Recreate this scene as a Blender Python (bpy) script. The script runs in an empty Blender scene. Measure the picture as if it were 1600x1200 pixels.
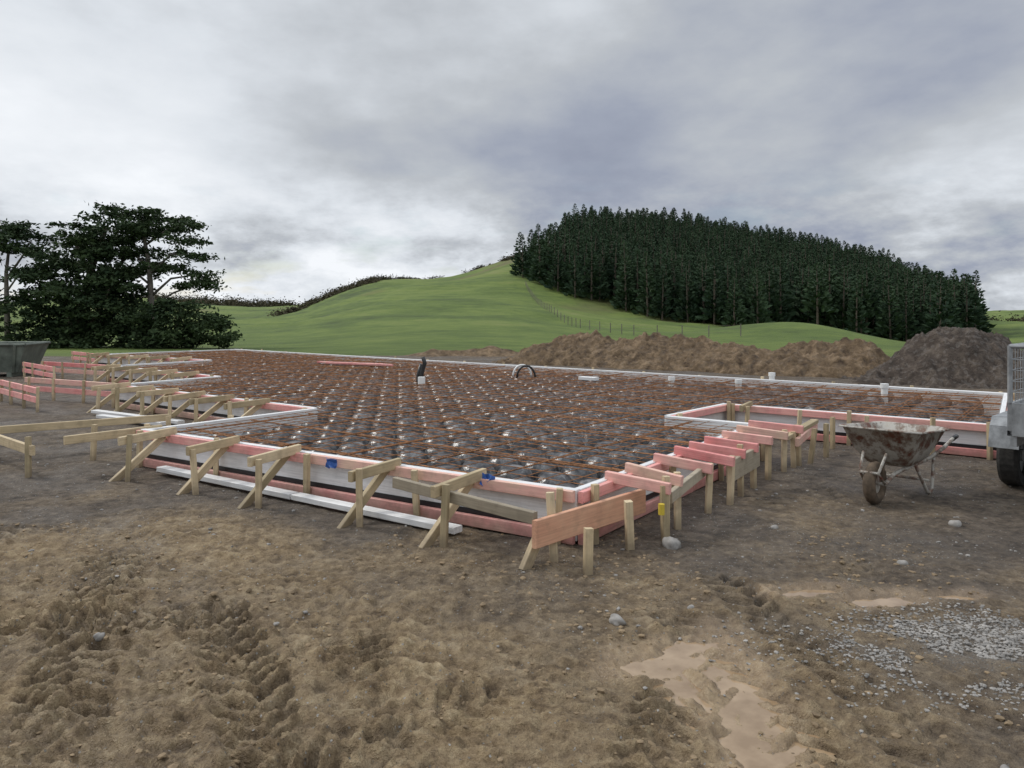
import bpy, math, random
import numpy as np
from mathutils import Vector, Matrix
random.seed(7); rng=np.random.default_rng(7)
scene=bpy.context.scene
# ---------------------------------------------------------------- utilities
def link(o,parent=None):
    scene.collection.objects.link(o)
    if parent: o.parent=parent
    return o
def empty(name,loc=(0,0,0)):
    e=bpy.data.objects.new(name,None); e.location=loc; e.empty_display_size=.1
    return link(e)
class MB:
    def __init__(s): s.v=[]; s.f=[]
    def box(s,p0,p1,w,h,roll=0.0,up=Vector((0,0,1))):
        p0=Vector(p0);p1=Vector(p1);d=(p1-p0).normalized()
        side=d.cross(up)
        if side.length<1e-4: side=Vector((1,0,0))
        side.normalize(); u=side.cross(d).normalized()
        b=len(s.v)
        for p in (p0,p1):
            for a,c in ((-1,-1),(1,-1),(1,1),(-1,1)): s.v.append(tuple(p+side*a*w/2+u*c*h/2))
        s.f+= [(b,b+1,b+2,b+3),(b+7,b+6,b+5,b+4),(b,b+4,b+5,b+1),(b+1,b+5,b+6,b+2),(b+2,b+6,b+7,b+3),(b+3,b+7,b+4,b)]
    def tube(s,pts,rad,n=8,cap=True):
        pts=[Vector(p) for p in pts]
        if not hasattr(rad,'__len__'): rad=[rad]*len(pts)
        b=len(s.v); ref=None
        for i,p in enumerate(pts):
            d=(pts[min(i+1,len(pts)-1)]-pts[max(i-1,0)]).normalized()
            if ref is None:
                ref=Vector((0,0,1)) if abs(d.z)<.9 else Vector((1,0,0))
            a=d.cross(ref).normalized(); c=a.cross(d).normalized(); ref=c
            for k in range(n):
                t=2*math.pi*k/n
                s.v.append(tuple(p+(a*math.cos(t)+c*math.sin(t))*rad[i]))
        for i in range(len(pts)-1):
            for k in range(n):
                k2=(k+1)%n
                s.f.append((b+i*n+k,b+i*n+k2,b+(i+1)*n+k2,b+(i+1)*n+k))
        if cap:
            s.f.append(tuple(b+k for k in range(n))[::-1]); e=b+(len(pts)-1)*n
            s.f.append(tuple(e+k for k in range(n)))
    def obj(s,name,mat,parent=None,smooth=False):
        m=bpy.data.meshes.new(name)
        m.from_pydata(s.v,[],s.f)
        m.materials.append(mat)
        if smooth: m.polygons.foreach_set('use_smooth',[True]*len(m.polygons))
        m.update(); o=bpy.data.objects.new(name,m)
        return link(o,parent)
def np_mesh(name,V,F,mat,smooth=True,masks=None,parent=None):
    m=bpy.data.meshes.new(name); k=F.shape[1]
    m.vertices.add(len(V)); m.vertices.foreach_set('co',V.astype(np.float32).ravel())
    m.loops.add(F.size); m.loops.foreach_set('vertex_index',F.astype(np.int32).ravel())
    m.polygons.add(len(F)); m.polygons.foreach_set('loop_start',np.arange(0,F.size,k,dtype=np.int32))
    try: m.polygons.foreach_set('loop_total',np.full(len(F),k,dtype=np.int32))
    except Exception: pass
    m.update(calc_edges=True)
    m.polygons.foreach_set('use_smooth',np.full(len(F),smooth))
    if masks is not None:
        a=m.attributes.new('masks','FLOAT_COLOR','POINT'); a.data.foreach_set('color',masks.astype(np.float32).ravel())
    m.materials.append(mat); m.validate()
    return link(bpy.data.objects.new(name,m),parent)
def perlin(x,y,seed=0):
    r=np.random.default_rng(abs(int(seed))); perm=r.permutation(512); ang=r.random(512)*2*np.pi
    gx,gy=np.cos(ang),np.sin(ang)
    xi=np.floor(x).astype(np.int64); yi=np.floor(y).astype(np.int64); xf=x-xi; yf=y-yi
    def g(i,j,dx,dy):
        h=perm[(perm[i&511]+j)&511]; return gx[h]*dx+gy[h]*dy
    u=xf*xf*xf*(xf*(xf*6-15)+10); v=yf*yf*yf*(yf*(yf*6-15)+10)
    a=g(xi,yi,xf,yf); b=g(xi+1,yi,xf-1,yf); c=g(xi,yi+1,xf,yf-1); d=g(xi+1,yi+1,xf-1,yf-1)
    return (a*(1-u)+b*u)*(1-v)+(c*(1-u)+d*u)*v
def fbm(x,y,scale,octv=4,seed=0,gain=.5):
    s=0;a=1;f=scale
    for o in range(octv): s=s+a*perlin(x*f+o*17.3,y*f-o*9.1,seed+o); a*=gain; f*=2.03
    return s
def sstep(a,b,x):
    t=np.clip((x-a)/(b-a),0,1); return t*t*(3-2*t)
# ---------------------------------------------------------------- materials
def newmat(name):
    m=bpy.data.materials.new(name); m.use_nodes=True; nt=m.node_tree
    return m,nt,nt.nodes['Principled BSDF']
def N(nt,t,**k):
    n=nt.nodes.new(t)
    for a,b in k.items(): setattr(n,a,b)
    return n
def noise(nt,vec,scale,detail=4,rough=.6):
    n=N(nt,'ShaderNodeTexNoise'); n.inputs['Scale'].default_value=scale; n.inputs['Detail'].default_value=detail; n.inputs['Roughness'].default_value=rough
    if vec is not None: nt.links.new(vec,n.inputs['Vector'])
    return n.outputs['Fac']
def ramp(nt,fac,stops):
    r=N(nt,'ShaderNodeValToRGB'); nt.links.new(fac,r.inputs['Fac']); e=r.color_ramp.elements
    while len(e)<len(stops): e.new(.5)
    for i,(p,c) in enumerate(stops):
        e[i].position=p; e[i].color=(c[0],c[1],c[2],1) if hasattr(c,'__len__') else (c,c,c,1)
    return r.outputs['Color']
def mix(nt,fac,a,b,mode='MIX'):
    n=N(nt,'ShaderNodeMix',data_type='RGBA',blend_type=mode)
    for sock,val in ((n.inputs[0],fac),(n.inputs[6],a),(n.inputs[7],b)):
        if hasattr(val,'is_output'): nt.links.new(val,sock)
        elif hasattr(val,'__len__'): sock.default_value=(*val[:3],1)
        else: sock.default_value=val
    return n.outputs[2]
def math_(nt,op,a,b=0.0,clamp=False):
    n=N(nt,'ShaderNodeMath',operation=op); n.use_clamp=clamp
    for i,v in enumerate((a,b)):
        if hasattr(v,'is_output'): nt.links.new(v,n.inputs[i])
        else: n.inputs[i].default_value=v
    return n.outputs[0]
def bump(nt,bs,h,strength,dist):
    b=N(nt,'ShaderNodeBump'); b.inputs['Strength'].default_value=strength; b.inputs['Distance'].default_value=dist
    nt.links.new(h,b.inputs['Height']); nt.links.new(b.outputs[0],bs.inputs['Normal'])
def tc(nt,out='Object'): return N(nt,'ShaderNodeTexCoord').outputs[out]
def scaled(nt,vec,s):
    m=N(nt,'ShaderNodeMapping'); nt.links.new(vec,m.inputs['Vector']); m.inputs['Scale'].default_value=s; return m.outputs[0]
def wood(name,stops,dirt=.35,rough=.75,splash=.6):
    m,nt,b=newmat(name); c=tc(nt); oi=N(nt,'ShaderNodeObjectInfo')
    add=N(nt,'ShaderNodeVectorMath',operation='ADD'); nt.links.new(c,add.inputs[0]); nt.links.new(oi.outputs['Location'],add.inputs[1])
    v=add.outputs[0]
    big=noise(nt,v,3,3); rnd=oi.outputs['Random']
    f=math_(nt,'ADD',math_(nt,'MULTIPLY',big,.75),math_(nt,'MULTIPLY',rnd,.5)); f=math_(nt,'SUBTRACT',f,.12,True)
    col=ramp(nt,f,stops)
    gr=noise(nt,scaled(nt,v,(60,60,2.2)),1.2,4)
    col=mix(nt,.55,col,ramp(nt,gr,[(.3,.6),(.6,1.0)]),'MULTIPLY')
    dn=ramp(nt,noise(nt,v,9,4),[(.5,0.0),(.72,1.0)])
    col=mix(nt,math_(nt,'MULTIPLY',dn,dirt),col,(.15,.115,.08))
    # mud splash low down (world height)
    gp=N(nt,'ShaderNodeNewGeometry'); sz=N(nt,'ShaderNodeSeparateXYZ'); nt.links.new(gp.outputs['Position'],sz.inputs[0])
    hz=math_(nt,'ADD',sz.outputs[2],math_(nt,'MULTIPLY',noise(nt,v,14,3),-.16))
    mr=N(nt,'ShaderNodeMapRange'); nt.links.new(hz,mr.inputs[0]); mr.inputs[1].default_value=.06; mr.inputs[2].default_value=-.06; mr.inputs[3].default_value=0; mr.inputs[4].default_value=splash
    col=mix(nt,mr.outputs[0],col,(.15,.115,.078))
    nt.links.new(col,b.inputs['Base Color']); b.inputs['Roughness'].default_value=rough
    bump(nt,b,gr,.25,.004); return m
M_pale=wood('pale_timber',[(.2,(.36,.29,.17)),(.5,(.56,.44,.27)),(.8,(.68,.55,.36))])
M_pink=wood('pink_timber',[(.15,(.74,.23,.22)),(.42,(.84,.38,.35)),(.66,(.83,.49,.41)),(.92,(.74,.56,.40))],.28,.7,.5)
M_red=wood('red_timber',[(.2,(.64,.33,.21)),(.45,(.70,.41,.26)),(.7,(.68,.50,.31))],.25)
M_grey=wood('weathered_timber',[(.2,(.26,.22,.16)),(.5,(.40,.34,.25)),(.8,(.46,.40,.30))],.4)
M_white=wood('white_board',[(.2,(.80,.80,.80)),(.8,(.88,.88,.87))],.12,.5,.15)
def simple(name,col,rough=.6,metal=0,var=.25,scale=8,bs=.1):
    m,nt,b=newmat(name); c=tc(nt); n=noise(nt,c,scale,4)
    lo=[x*(1-var) for x in col]; hi=[min(1,x*(1+var)) for x in col]
    nt.links.new(ramp(nt,n,[(.3,lo),(.7,hi)]),b.inputs['Base Color'])
    b.inputs['Roughness'].default_value=rough; b.inputs['Metallic'].default_value=metal
    bump(nt,b,n,bs,.01); return m
M_poly=simple('black_polythene',(.012,.012,.014),.4,0,.5,6,.4)
M_black=simple('black_plastic',(.02,.02,.02),.35)
M_rust=simple('rusty_steel',(.28,.125,.05),.8,0,.5,20)
M_tyre=simple('tyre_rubber',(.035,.033,.03),.8,0,.5,20,.3)
M_galv=simple('galvanised_steel',(.30,.31,.315),.5,.4,.35,9)
M_dkmetal=simple('dull_green_steel',(.13,.15,.125),.6,.2,.4,4)
M_stone=simple('stone',(.27,.255,.235),.85,0,.5,9,.4)
M_clod=simple('mud_clod',(.24,.175,.105),.95,0,.4,9,.4)
M_blue=simple('blue_tape',(.03,.10,.35),.5)
M_yellow=simple('yellow_can',(.6,.45,.05),.5)
M_pvc=simple('white_pvc',(.8,.8,.78),.4,0,.05)
# pod plastic
M_pod,nt,b=newmat('pod_plastic'); c=tc(nt)
n1=noise(nt,c,8,4,.65); nt.links.new(ramp(nt,n1,[(.38,(.020,.020,.022)),(.52,(.070,.070,.073)),(.66,(.23,.228,.225))]),b.inputs['Base Color'])
b.inputs['Roughness'].default_value=.30; b.inputs['Specular IOR Level'].default_value=.6; bump(nt,b,noise(nt,c,16,3),.45,.02)
# foliage
def foliage(name,a,bc,scale=.6):
    m,nt,b=newmat(name); c=tc(nt); oi=N(nt,'ShaderNodeObjectInfo'); g=N(nt,'ShaderNodeNewGeometry')
    n=noise(nt,c,scale,2); f=math_(nt,'ADD',math_(nt,'MULTIPLY',n,.6),math_(nt,'MULTIPLY',g.outputs['Random Per Island'],.25))
    f=math_(nt,'ADD',f,math_(nt,'MULTIPLY',oi.outputs['Random'],.2))
    nt.links.new(ramp(nt,f,[(.25,a),(.75,bc)]),b.inputs['Base Color']); b.inputs['Roughness'].default_value=.8
    b.inputs['Specular IOR Level'].default_value=.15
    return m
M_pine=foliage('pine_needles',(.016,.034,.022),(.060,.098,.048),.4)
M_macro=foliage('conifer_foliage',(.018,.034,.018),(.065,.095,.038),.5)
M_scrub=foliage('scrub_foliage',(.035,.035,.022),(.10,.085,.05),.1)
M_bark=simple('bark',(.10,.08,.06),.9,0,.4,3,.5)
M_bark2=simple('pale_bark',(.17,.15,.13),.9,0,.4,3,.5)
# ground
def ground_material():
    m,nt,b=newmat('ground_and_pasture'); at=N(nt,'ShaderNodeAttribute',attribute_name='masks')
    sp=N(nt,'ShaderNodeSeparateColor'); nt.links.new(at.outputs['Color'],sp.inputs[0]); tan,wet,grass=sp.outputs[0],sp.outputs[1],sp.outputs[2]; grav=at.outputs['Alpha']
    c=tc(nt)
    n1=noise(nt,c,1.1,5,.62); n2=noise(nt,c,12,6,.74); n3=noise(nt,c,75,3,.65); n4=noise(nt,c,3.2,4,.65)
    f=math_(nt,'ADD',math_(nt,'MULTIPLY',n4,.35),math_(nt,'MULTIPLY',n2,.65))
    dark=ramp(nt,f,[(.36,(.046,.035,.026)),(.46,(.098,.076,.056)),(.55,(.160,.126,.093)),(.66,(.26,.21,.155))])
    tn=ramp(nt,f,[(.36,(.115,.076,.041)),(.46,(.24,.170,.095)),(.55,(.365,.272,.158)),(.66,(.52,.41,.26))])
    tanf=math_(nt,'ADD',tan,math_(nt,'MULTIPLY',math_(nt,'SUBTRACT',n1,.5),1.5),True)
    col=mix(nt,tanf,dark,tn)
    damp=ramp(nt,noise(nt,c,.8,4,.6),[(.46,0.0),(.60,1.0)])
    col=mix(nt,math_(nt,'MULTIPLY',damp,.42),col,mix(nt,1.0,col,(.5,.47,.43),'MULTIPLY'))
    v=N(nt,'ShaderNodeTexVoronoi'); v.inputs['Scale'].default_value=60; nt.links.new(c,v.inputs['Vector'])
    vs=N(nt,'ShaderNodeSeparateColor'); nt.links.new(v.outputs['Color'],vs.inputs[0])
    sel=math_(nt,'GREATER_THAN',vs.outputs[0],math_(nt,'SUBTRACT',.94,math_(nt,'MULTIPLY',grav,.86)))
    inside=math_(nt,'LESS_THAN',v.outputs['Distance'],.36)
    peb=math_(nt,'MULTIPLY',sel,inside)
    pc=ramp(nt,vs.outputs[1],[(0,(.09,.08,.07)),(.6,(.22,.21,.19)),(1,(.48,.46,.43))])
    base_g=mix(nt,math_(nt,'MULTIPLY',grav,.7),col,(.15,.135,.12))
    col=mix(nt,math_(nt,'MULTIPLY',peb,.8),base_g,pc)
    col=mix(nt,math_(nt,'MULTIPLY',wet,.75),col,mix(nt,.6,col,(.27,.19,.115)))
    # pasture
    g1=noise(nt,scaled(nt,c,(.022,.022,.022)),1,6,.6); g2=noise(nt,scaled(nt,c,(.07,.07,1.3)),1,5,.65); g3=noise(nt,c,.5,6,.85)
    gf=math_(nt,'ADD',math_(nt,'MULTIPLY',g1,.45),math_(nt,'ADD',math_(nt,'MULTIPLY',g2,.30),math_(nt,'MULTIPLY',g3,.25)))
    gc=ramp(nt,gf,[(.40,(.045,.070,.014)),(.47,(.080,.122,.020)),(.54,(.125,.172,.031)),(.63,(.18,.19,.060))])
    gc=mix(nt,grav,gc,(.13,.11,.05))   # dry tops (alpha reused on hills)
    col=mix(nt,grass,col,gc)
    nt.links.new(col,b.inputs['Base Color'])
    rr=math_(nt,'SUBTRACT',.90,math_(nt,'MULTIPLY',wet,.60))
    rr=math_(nt,'SUBTRACT',rr,math_(nt,'MULTIPLY',math_(nt,'MULTIPLY',damp,math_(nt,'SUBTRACT',1.0,grass)),.38))
    nt.links.new(math_(nt,'MAXIMUM',rr,.2),b.inputs['Roughness'])
    b.inputs['Specular IOR Level'].default_value=.4
    h=math_(nt,'ADD',math_(nt,'MULTIPLY',n2,1.0),math_(nt,'ADD',math_(nt,'MULTIPLY',n3,.4),math_(nt,'MULTIPLY',peb,.3)))
    h=math_(nt,'MULTIPLY',h,math_(nt,'SUBTRACT',1.0,math_(nt,'MULTIPLY',wet,.7)))
    bump(nt,b,h,1.0,.055)
    return m
M_ground=ground_material()
def spoil(name,a,bc,cc,peb=.6,vs_=9):
    m,nt,b=newmat(name); c=tc(nt); n2=noise(nt,c,3,7,.74)
    col=ramp(nt,n2,[(.36,a),(.5,bc),(.64,cc)])
    v=N(nt,'ShaderNodeTexVoronoi'); v.inputs['Scale'].default_value=vs_; nt.links.new(c,v.inputs['Vector'])
    vs=N(nt,'ShaderNodeSeparateColor'); nt.links.new(v.outputs['Color'],vs.inputs[0])
    col=mix(nt,math_(nt,'MULTIPLY',math_(nt,'GREATER_THAN',vs.outputs[0],.82),peb),col,(.24,.22,.20))
    nt.links.new(col,b.inputs['Base Color']); b.inputs['Roughness'].default_value=.95
    bump(nt,b,n2,1.0,.25); return m
M_spoil=spoil('brown_spoil',(.075,.048,.028),(.185,.125,.07),(.32,.225,.135),.1)
M_spoil2=spoil('dark_spoil',(.045,.034,.026),(.095,.072,.056),(.17,.135,.105),.3,14)
# ---------------------------------------------------------------- slab outline (world metres)
A=(.48,5.87);D=(2.92,9.33);E2=(2.0,10.06);F2=(3.1,11.35);G2=(5.75,9.22);K=(8.05,12.77)
J=(-9.6,27.4);I=(-12.8,24.3);H=(-8.2,21.4);G=(-9.8,19.2);F=(-6.0,16.1);E=(-7.2,14.3);C=(-2.73,10.85);B=(-4.2,8.9)
poly=[A,D,E2,F2,G2,K,J,I,H,G,F,E,C,B]
def inpoly(x,y):
    x=np.asarray(x,float);y=np.asarray(y,float); r=np.zeros(x.shape,bool); n=len(poly)
    for i in range(n):
        x0,y0=poly[i];x1,y1=poly[(i+1)%n]
        c=((y0>y)!=(y1>y))&(x<(x1-x0)*(y-y0)/(y1-y0+1e-12)+x0); r^=c
    return r
def edist(x,y):
    d=np.full(np.shape(x),1e9); n=len(poly)
    for i in range(n):
        x0,y0=poly[i];x1,y1=poly[(i+1)%n]; dx,dy=x1-x0,y1-y0
        t=np.clip(((x-x0)*dx+(y-y0)*dy)/(dx*dx+dy*dy),0,1)
        d=np.minimum(d,np.hypot(x-x0-t*dx,y-y0-t*dy))
    return d
# ---------------------------------------------------------------- terrain heights
YS=np.array([10,30,45,70,110,160,220,300,450,900.])
TS=np.array([-1.2,-.65,-.488,-.374,-.285,-.22,-.163,-.081,0,.04,.081,.163,.268,.366,.447,.528,.593,.65,1.0,1.4])
EL=np.array([ # elevation table (metres) sampled along bearings
 [0,0,-.4,-1,-1.5,-2,-2,-1,1,4],
 [0,0,-.5,-1,-1.0,-.3,1.8,4,6,6],
 [0,0,-.5,-.9,-.9,-.2,1.7,4.0,9,14],
 [0,0,-.5,-1.1,-1.4,-1.6,-1.0,.2,3.4,9],
 [0,0,-.5,-1.0,-1.0,-.6,.3,1.0,3.0,2],
 [0,0,-.4,-.7,0,2.4,6.2,9.3,6,-5],
 [0,0,-.35,-.35,.9,4.5,9.6,14.6,6,-5],
 [0,0,-.3,-.25,1.3,5,9.4,13.4,6,-5],
 [0,0,-.35,-.25,1.3,6.0,13.5,22.3,15,-5],
 [0,0,-.4,-.5,.5,4.8,13.0,27,18,-5],
 [0,0,-.4,-.7,-.3,3.4,13.5,31,20,-5],
 [0,0,-.5,-.9,-.9,1.2,12,30,20,-5],
 [0,0,-.5,-1,-1.5,-.6,9,25,16,-5],
 [0,0,-.4,-.8,-1.3,-1.7,6.5,20.5,12,-5],
 [0,0,-.5,-1.3,-2.9,-3.0,4,14.5,8,-5],
 [0,0,-.6,-1.8,-3.9,-4.6,-.5,6,3,-5],
 [0,0,-.6,-1.7,-3.3,-4.1,-3.6,-3.0,-3,-5],
 [0,0,-.6,-1.5,-2.3,-2.8,-2.7,-2.5,-3,-5],
 [0,0,-.6,-1.5,-2.3,-2.8,-2.7,-1.5,1,5],
 [0,0,-.6,-1.5,-2.3,-2.8,-2.7,-1.5,1,5]],float)
NL,NT=240,260
LY=np.linspace(np.log(10),np.log(900),NL); TT=np.linspace(-1.2,1.4,NT)
tmp=np.array([np.interp(LY,np.log(YS),EL[i]) for i in range(len(TS))])
GR=np.array([np.interp(TT,TS,tmp[:,j]) for j in range(NL)]).T
def blur(a,k):
    ker=np.hanning(k+2)[1:-1]; ker/=ker.sum(); p=k//2
    a=np.pad(a,((p,p),(p,p)),'edge')
    a=np.apply_along_axis(lambda r:np.convolve(r,ker,'valid'),0,a)
    return np.apply_along_axis(lambda r:np.convolve(r,ker,'valid'),1,a)
GR=blur(GR,13)
def terrain(x,y):
    x=np.asarray(x,float);y=np.asarray(y,float); yy=np.clip(y,10,899)
    t=np.clip(x/yy,-1.2,1.4); a=(t+1.2)/2.6*(NT-1); l=(np.log(yy)-LY[0])/(LY[-1]-LY[0])*(NL-1)
    i=np.clip(a.astype(int),0,NT-2); j=np.clip(l.astype(int),0,NL-2); fa=a-i; fl=l-j
    z=(GR[i,j]*(1-fa)+GR[i+1,j]*fa)*(1-fl)+(GR[i,j+1]*(1-fa)+GR[i+1,j+1]*fa)*fl
    z=z*sstep(28,36,y)
    kx,ky=31.,88.
    z=z+1.7*np.exp(-(((x-kx)/10.5)**2+((y-ky)/16)**2))
    far=sstep(60,160,y)
    z=z+far*(fbm(x,y,.018,4,31)*1.9+.24*np.abs(fbm(x,y,.10,5,41,.6)))
    return z
puddles=[(1.03,3.48,.12,.50,-.12),(.74,3.93,.18,.13,.3),(.97,4.15,.17,.07,.1),(2.27,4.80,.20,.10,.2),(2.74,4.86,.13,.06,0),(1.85,4.95,.19,.07,.3),(.80,3.70,.07,.11,.2)]
def band(x,y,p0,p1,w,seed,per=.15,depth=.035):
    dx,dy=p1[0]-p0[0],p1[1]-p0[1]; L=math.hypot(dx,dy); dx/=L;dy/=L
    a=(x-p0[0])*dx+(y-p0[1])*dy; c=-(x-p0[0])*dy+(y-p0[1])*dx
    c=c+.08*np.sin(a*1.3+seed)+.07*perlin(x*1.5,y*1.5,seed)
    a=a+.05*perlin(x*3,y*3,seed+3)
    m=sstep(w/2+.04,w/2-.04,np.abs(c))*sstep(-.2,.1,a)*sstep(L+.2,L-.1,a)
    lug=np.sin((a+np.abs(c)*.75*np.sign(seed%2-.5))*2*np.pi/per+np.where(c>0,0,1.6)); lug=sstep(-.25,.55,lug+.5*perlin(x*9,y*9,seed+5))
    fade=.35+.65*sstep(-.25,.15,perlin(x*1.3,y*1.3,seed+9))
    ridge=np.exp(-((np.abs(c)-w/2-.04)/.04)**2)*sstep(-.1,.1,a)*sstep(L+.1,L-.1,a)
    return m*fade*(-depth+depth*1.25*lug)+.024*ridge*fade
def site_masks(x,y):
    thr=5.1-.42*np.minimum(x,0)
    tan=sstep(thr+1.0,thr-1.0,y+1.2*fbm(x,y,.6,4,5))
    tan=tan*(1-.5*sstep(.6,2.0,x+.5*fbm(x,y,1.0,3,77)))
    tan=np.maximum(tan,.5*np.exp(-((x-2.6)/.5)**2-((y-6.8)/.9)**2))
    tan=np.maximum(tan,.85*np.exp(-((x-1.75)/.35)**2-((y-4.7)/.55)**2))
    wet=np.zeros_like(x)
    for (cx,cy,rx,ry,an) in puddles:
        u=(x-cx)*math.cos(an)+(y-cy)*math.sin(an); v=-(x-cx)*math.sin(an)+(y-cy)*math.cos(an)
        d=np.sqrt((u/rx)**2+(v/ry)**2)+.6*fbm(x,y,4,3,3); wet=np.maximum(wet,sstep(2.6,1.2,d))
    gx=((x-2.75)/.95)**2+((y-4.05)/.42)**2+1.2*fbm(x,y,2.2,4,8)
    grav=sstep(1.4,.3,gx)*.95
    grav=np.maximum(grav,.24*sstep(-.1,.3,fbm(x,y,.9,3,55))*sstep(4.6,5.6,y))
    gr=sstep(30.2,31.2,y+1.6*fbm(x,y,.25,3,12)+.02*np.abs(x))
    gr=np.maximum(gr,sstep(-17.5,-18.5,x+1.5*fbm(x,y,.3,3,13))*sstep(18,22,y))
    dry=sstep(.35,.9,1.2*fbm(x,y,.03,5,90)+ .9*sstep(12,22,terrain(x,y))*sstep(-.12,-.03,x/np.maximum(y,1)) )*sstep(100,180,y)*.75
    grav=grav*(1-gr)+dry*gr
    return tan,wet,gr,grav
BANDS=(((-1.25,2.2),(-2.9,5.6),.42,3,.14),((-.55,2.2),(-1.75,4.6),.38,6,.13),((-3.4,3.0),(-4.2,6.4),.42,9,.15),((-2.2,2.1),(-.1,3.6),.35,12,.13),((.2,2.2),(.95,3.9),.3,15,.13),((1.75,2.2),(1.30,5.2),.28,18,.15),((-4.4,4.0),(-1.6,4.5),.4,21,.14),((-2.6,2.4),(-3.6,4.6),.4,24,.14),((1.28,2.3),(1.0,4.6),.26,27,.14),((2.4,5.2),(3.0,8.2),.26,30,.14),((-1.9,2.2),(-3.2,3.9),.38,33,.12),((-.2,2.3),(-.9,4.2),.32,36,.13))
def surface(x,y):
    z=terrain(x,y); tan,wet,gr,grav=site_masks(x,y)
    near=sstep(14,6,y)
    rough=.35+.65*tan
    leftness=1+.45*sstep(.3,-1.2,x)*sstep(5.8,4.4,y)
    hn=near*rough*leftness*(.042*np.abs(fbm(x,y,4.0,5,2,.58))-.012+.018*fbm(x,y,13,4,4,.62))
    z=z+near*rough*.030*fbm(x,y,1.2,3,1)+hn
    z=z+.012*fbm(x,y,2.0,4,6)*sstep(60,12,y)*(1-gr)
    bz=0
    for p0,p1,w,s,pr in BANDS: bz=bz+band(x,y,p0,p1,w,s,pr,.044)*(1 if p0[1]<4.5 else .4)
    z=z+np.clip(bz,-.07,.05)
    K_=np.zeros_like(x)
    for (cx,cy,rx,ry,an) in puddles:
        u=(x-cx)*math.cos(an)+(y-cy)*math.sin(an); v=-(x-cx)*math.sin(an)+(y-cy)*math.cos(an)
        d=np.sqrt((u/rx)**2+(v/ry)**2)+.7*fbm(x,y,5,4,3)
        K_=np.maximum(K_,sstep(1.7,.6,d))
    z=z*(1-.72*K_)-.042*K_
    # tan follows the fine relief: raised crumbs paler, hollows darker
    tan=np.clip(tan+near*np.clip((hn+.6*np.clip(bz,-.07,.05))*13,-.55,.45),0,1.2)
    ins=inpoly(x,y); z=np.where(ins,-.03,z)
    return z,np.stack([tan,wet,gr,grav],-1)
NC=1050
ang=np.linspace(math.radians(-78),math.radians(78),NC)
r1=np.exp(np.linspace(np.log(1.2),np.log(13),800)); r2=np.exp(np.linspace(np.log(13),np.log(36),110)); r3=np.exp(np.linspace(np.log(36),np.log(1500),330))
def polar(rs,name,cols):
    an=np.linspace(ang[0],ang[-1],cols)
    R,Aa=np.meshgrid(rs,an,indexing='ij'); x=R*np.sin(Aa); y=R*np.cos(Aa)-1.0
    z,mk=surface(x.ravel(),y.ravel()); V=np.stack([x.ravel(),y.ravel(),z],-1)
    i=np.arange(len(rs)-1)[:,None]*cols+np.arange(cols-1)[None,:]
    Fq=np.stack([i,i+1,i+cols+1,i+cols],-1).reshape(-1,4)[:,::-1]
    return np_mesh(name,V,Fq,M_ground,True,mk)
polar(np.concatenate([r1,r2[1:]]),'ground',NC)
polar(r3,'hills',NC)
# ---------------------------------------------------------------- puddles (water fills whatever lies below its level)
M_pud,nt,b=newmat('muddy_water'); n=noise(nt,tc(nt),5,5)
nt.links.new(ramp(nt,n,[(.35,(.25,.165,.09)),(.65,(.40,.285,.175))]),b.inputs['Base Color']); b.inputs['Roughness'].default_value=.04
b.inputs['Specular IOR Level'].default_value=1.0
bump(nt,b,noise(nt,tc(nt),25,2),.04,.003)
LEVEL=-.0335
def water(x0,x1,y0,y1,res=.010):
    xs=np.arange(x0,x1,res); ys=np.arange(y0,y1,res); X,Y=np.meshgrid(xs,ys,indexing='ij')
    z,_=surface(X.ravel(),Y.ravel()); z=z.reshape(X.shape)
    near=np.zeros(X.shape,bool)
    for (cx,cy,rx,ry,an) in puddles: near|=(((X-cx)/(rx*1.9+.05))**2+((Y-cy)/(ry*1.7+.05))**2<1)
    lowm=(z<LEVEL)&near
    cell=lowm[:-1,:-1]|lowm[1:,:-1]|lowm[:-1,1:]|lowm[1:,1:]
    c=len(ys); I_,J_=np.nonzero(cell); b0=I_*c+J_
    Fq=np.stack([b0,b0+c,b0+c+1,b0+1],-1); used,inv=np.unique(Fq,return_inverse=True)
    V=np.stack([X.ravel()[used],Y.ravel()[used],np.full(len(used),LEVEL)],-1)
    if len(Fq): np_mesh('puddle',V,inv.reshape(-1,4),M_pud)
water(.3,1.5,2.3,4.5); water(1.5,3.1,4.5,5.3)
# ---------------------------------------------------------------- stones
def rock_batch(name,xs,ys,sizes,mat,flat=.6,parent=None,sink=.3):
    import bmesh
    bm=bmesh.new(); bmesh.ops.create_icosphere(bm,subdivisions=1 if len(xs)>5 else 3,radius=1); bv=np.array([v.co[:] for v in bm.verts]); bf=np.array([[v.index for v in f.verts] for f in bm.faces]); bm.free()
    z,_=surface(xs,ys); n=len(xs); Vs=[]
    for i in range(n):
        if n>5: s=bv*(1+rng.normal(0,.14,(len(bv),1)))
        else: s=bv*(1+.5*perlin(bv[:,:1]*1.1+7+i,bv[:,1:2]*1.1+bv[:,2:]*.9,i+int(xs[0]*10)))
        s=s*np.array([1,rng.uniform(.6,1),flat*rng.uniform(.7,1.1)])
        a=rng.uniform(0,6.28); c,q=math.cos(a),math.sin(a)
        s=np.stack([s[:,0]*c-s[:,1]*q,s[:,0]*q+s[:,1]*c,s[:,2]],-1)*sizes[i]
        Vs.append(s+np.array([xs[i],ys[i],z[i]+sizes[i]*flat*sink]))
    V=np.concatenate(Vs); Fc=np.concatenate([bf+i*len(bv) for i in range(n)])
    return np_mesh(name,V,Fc,mat,n<=5,None,parent)
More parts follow.
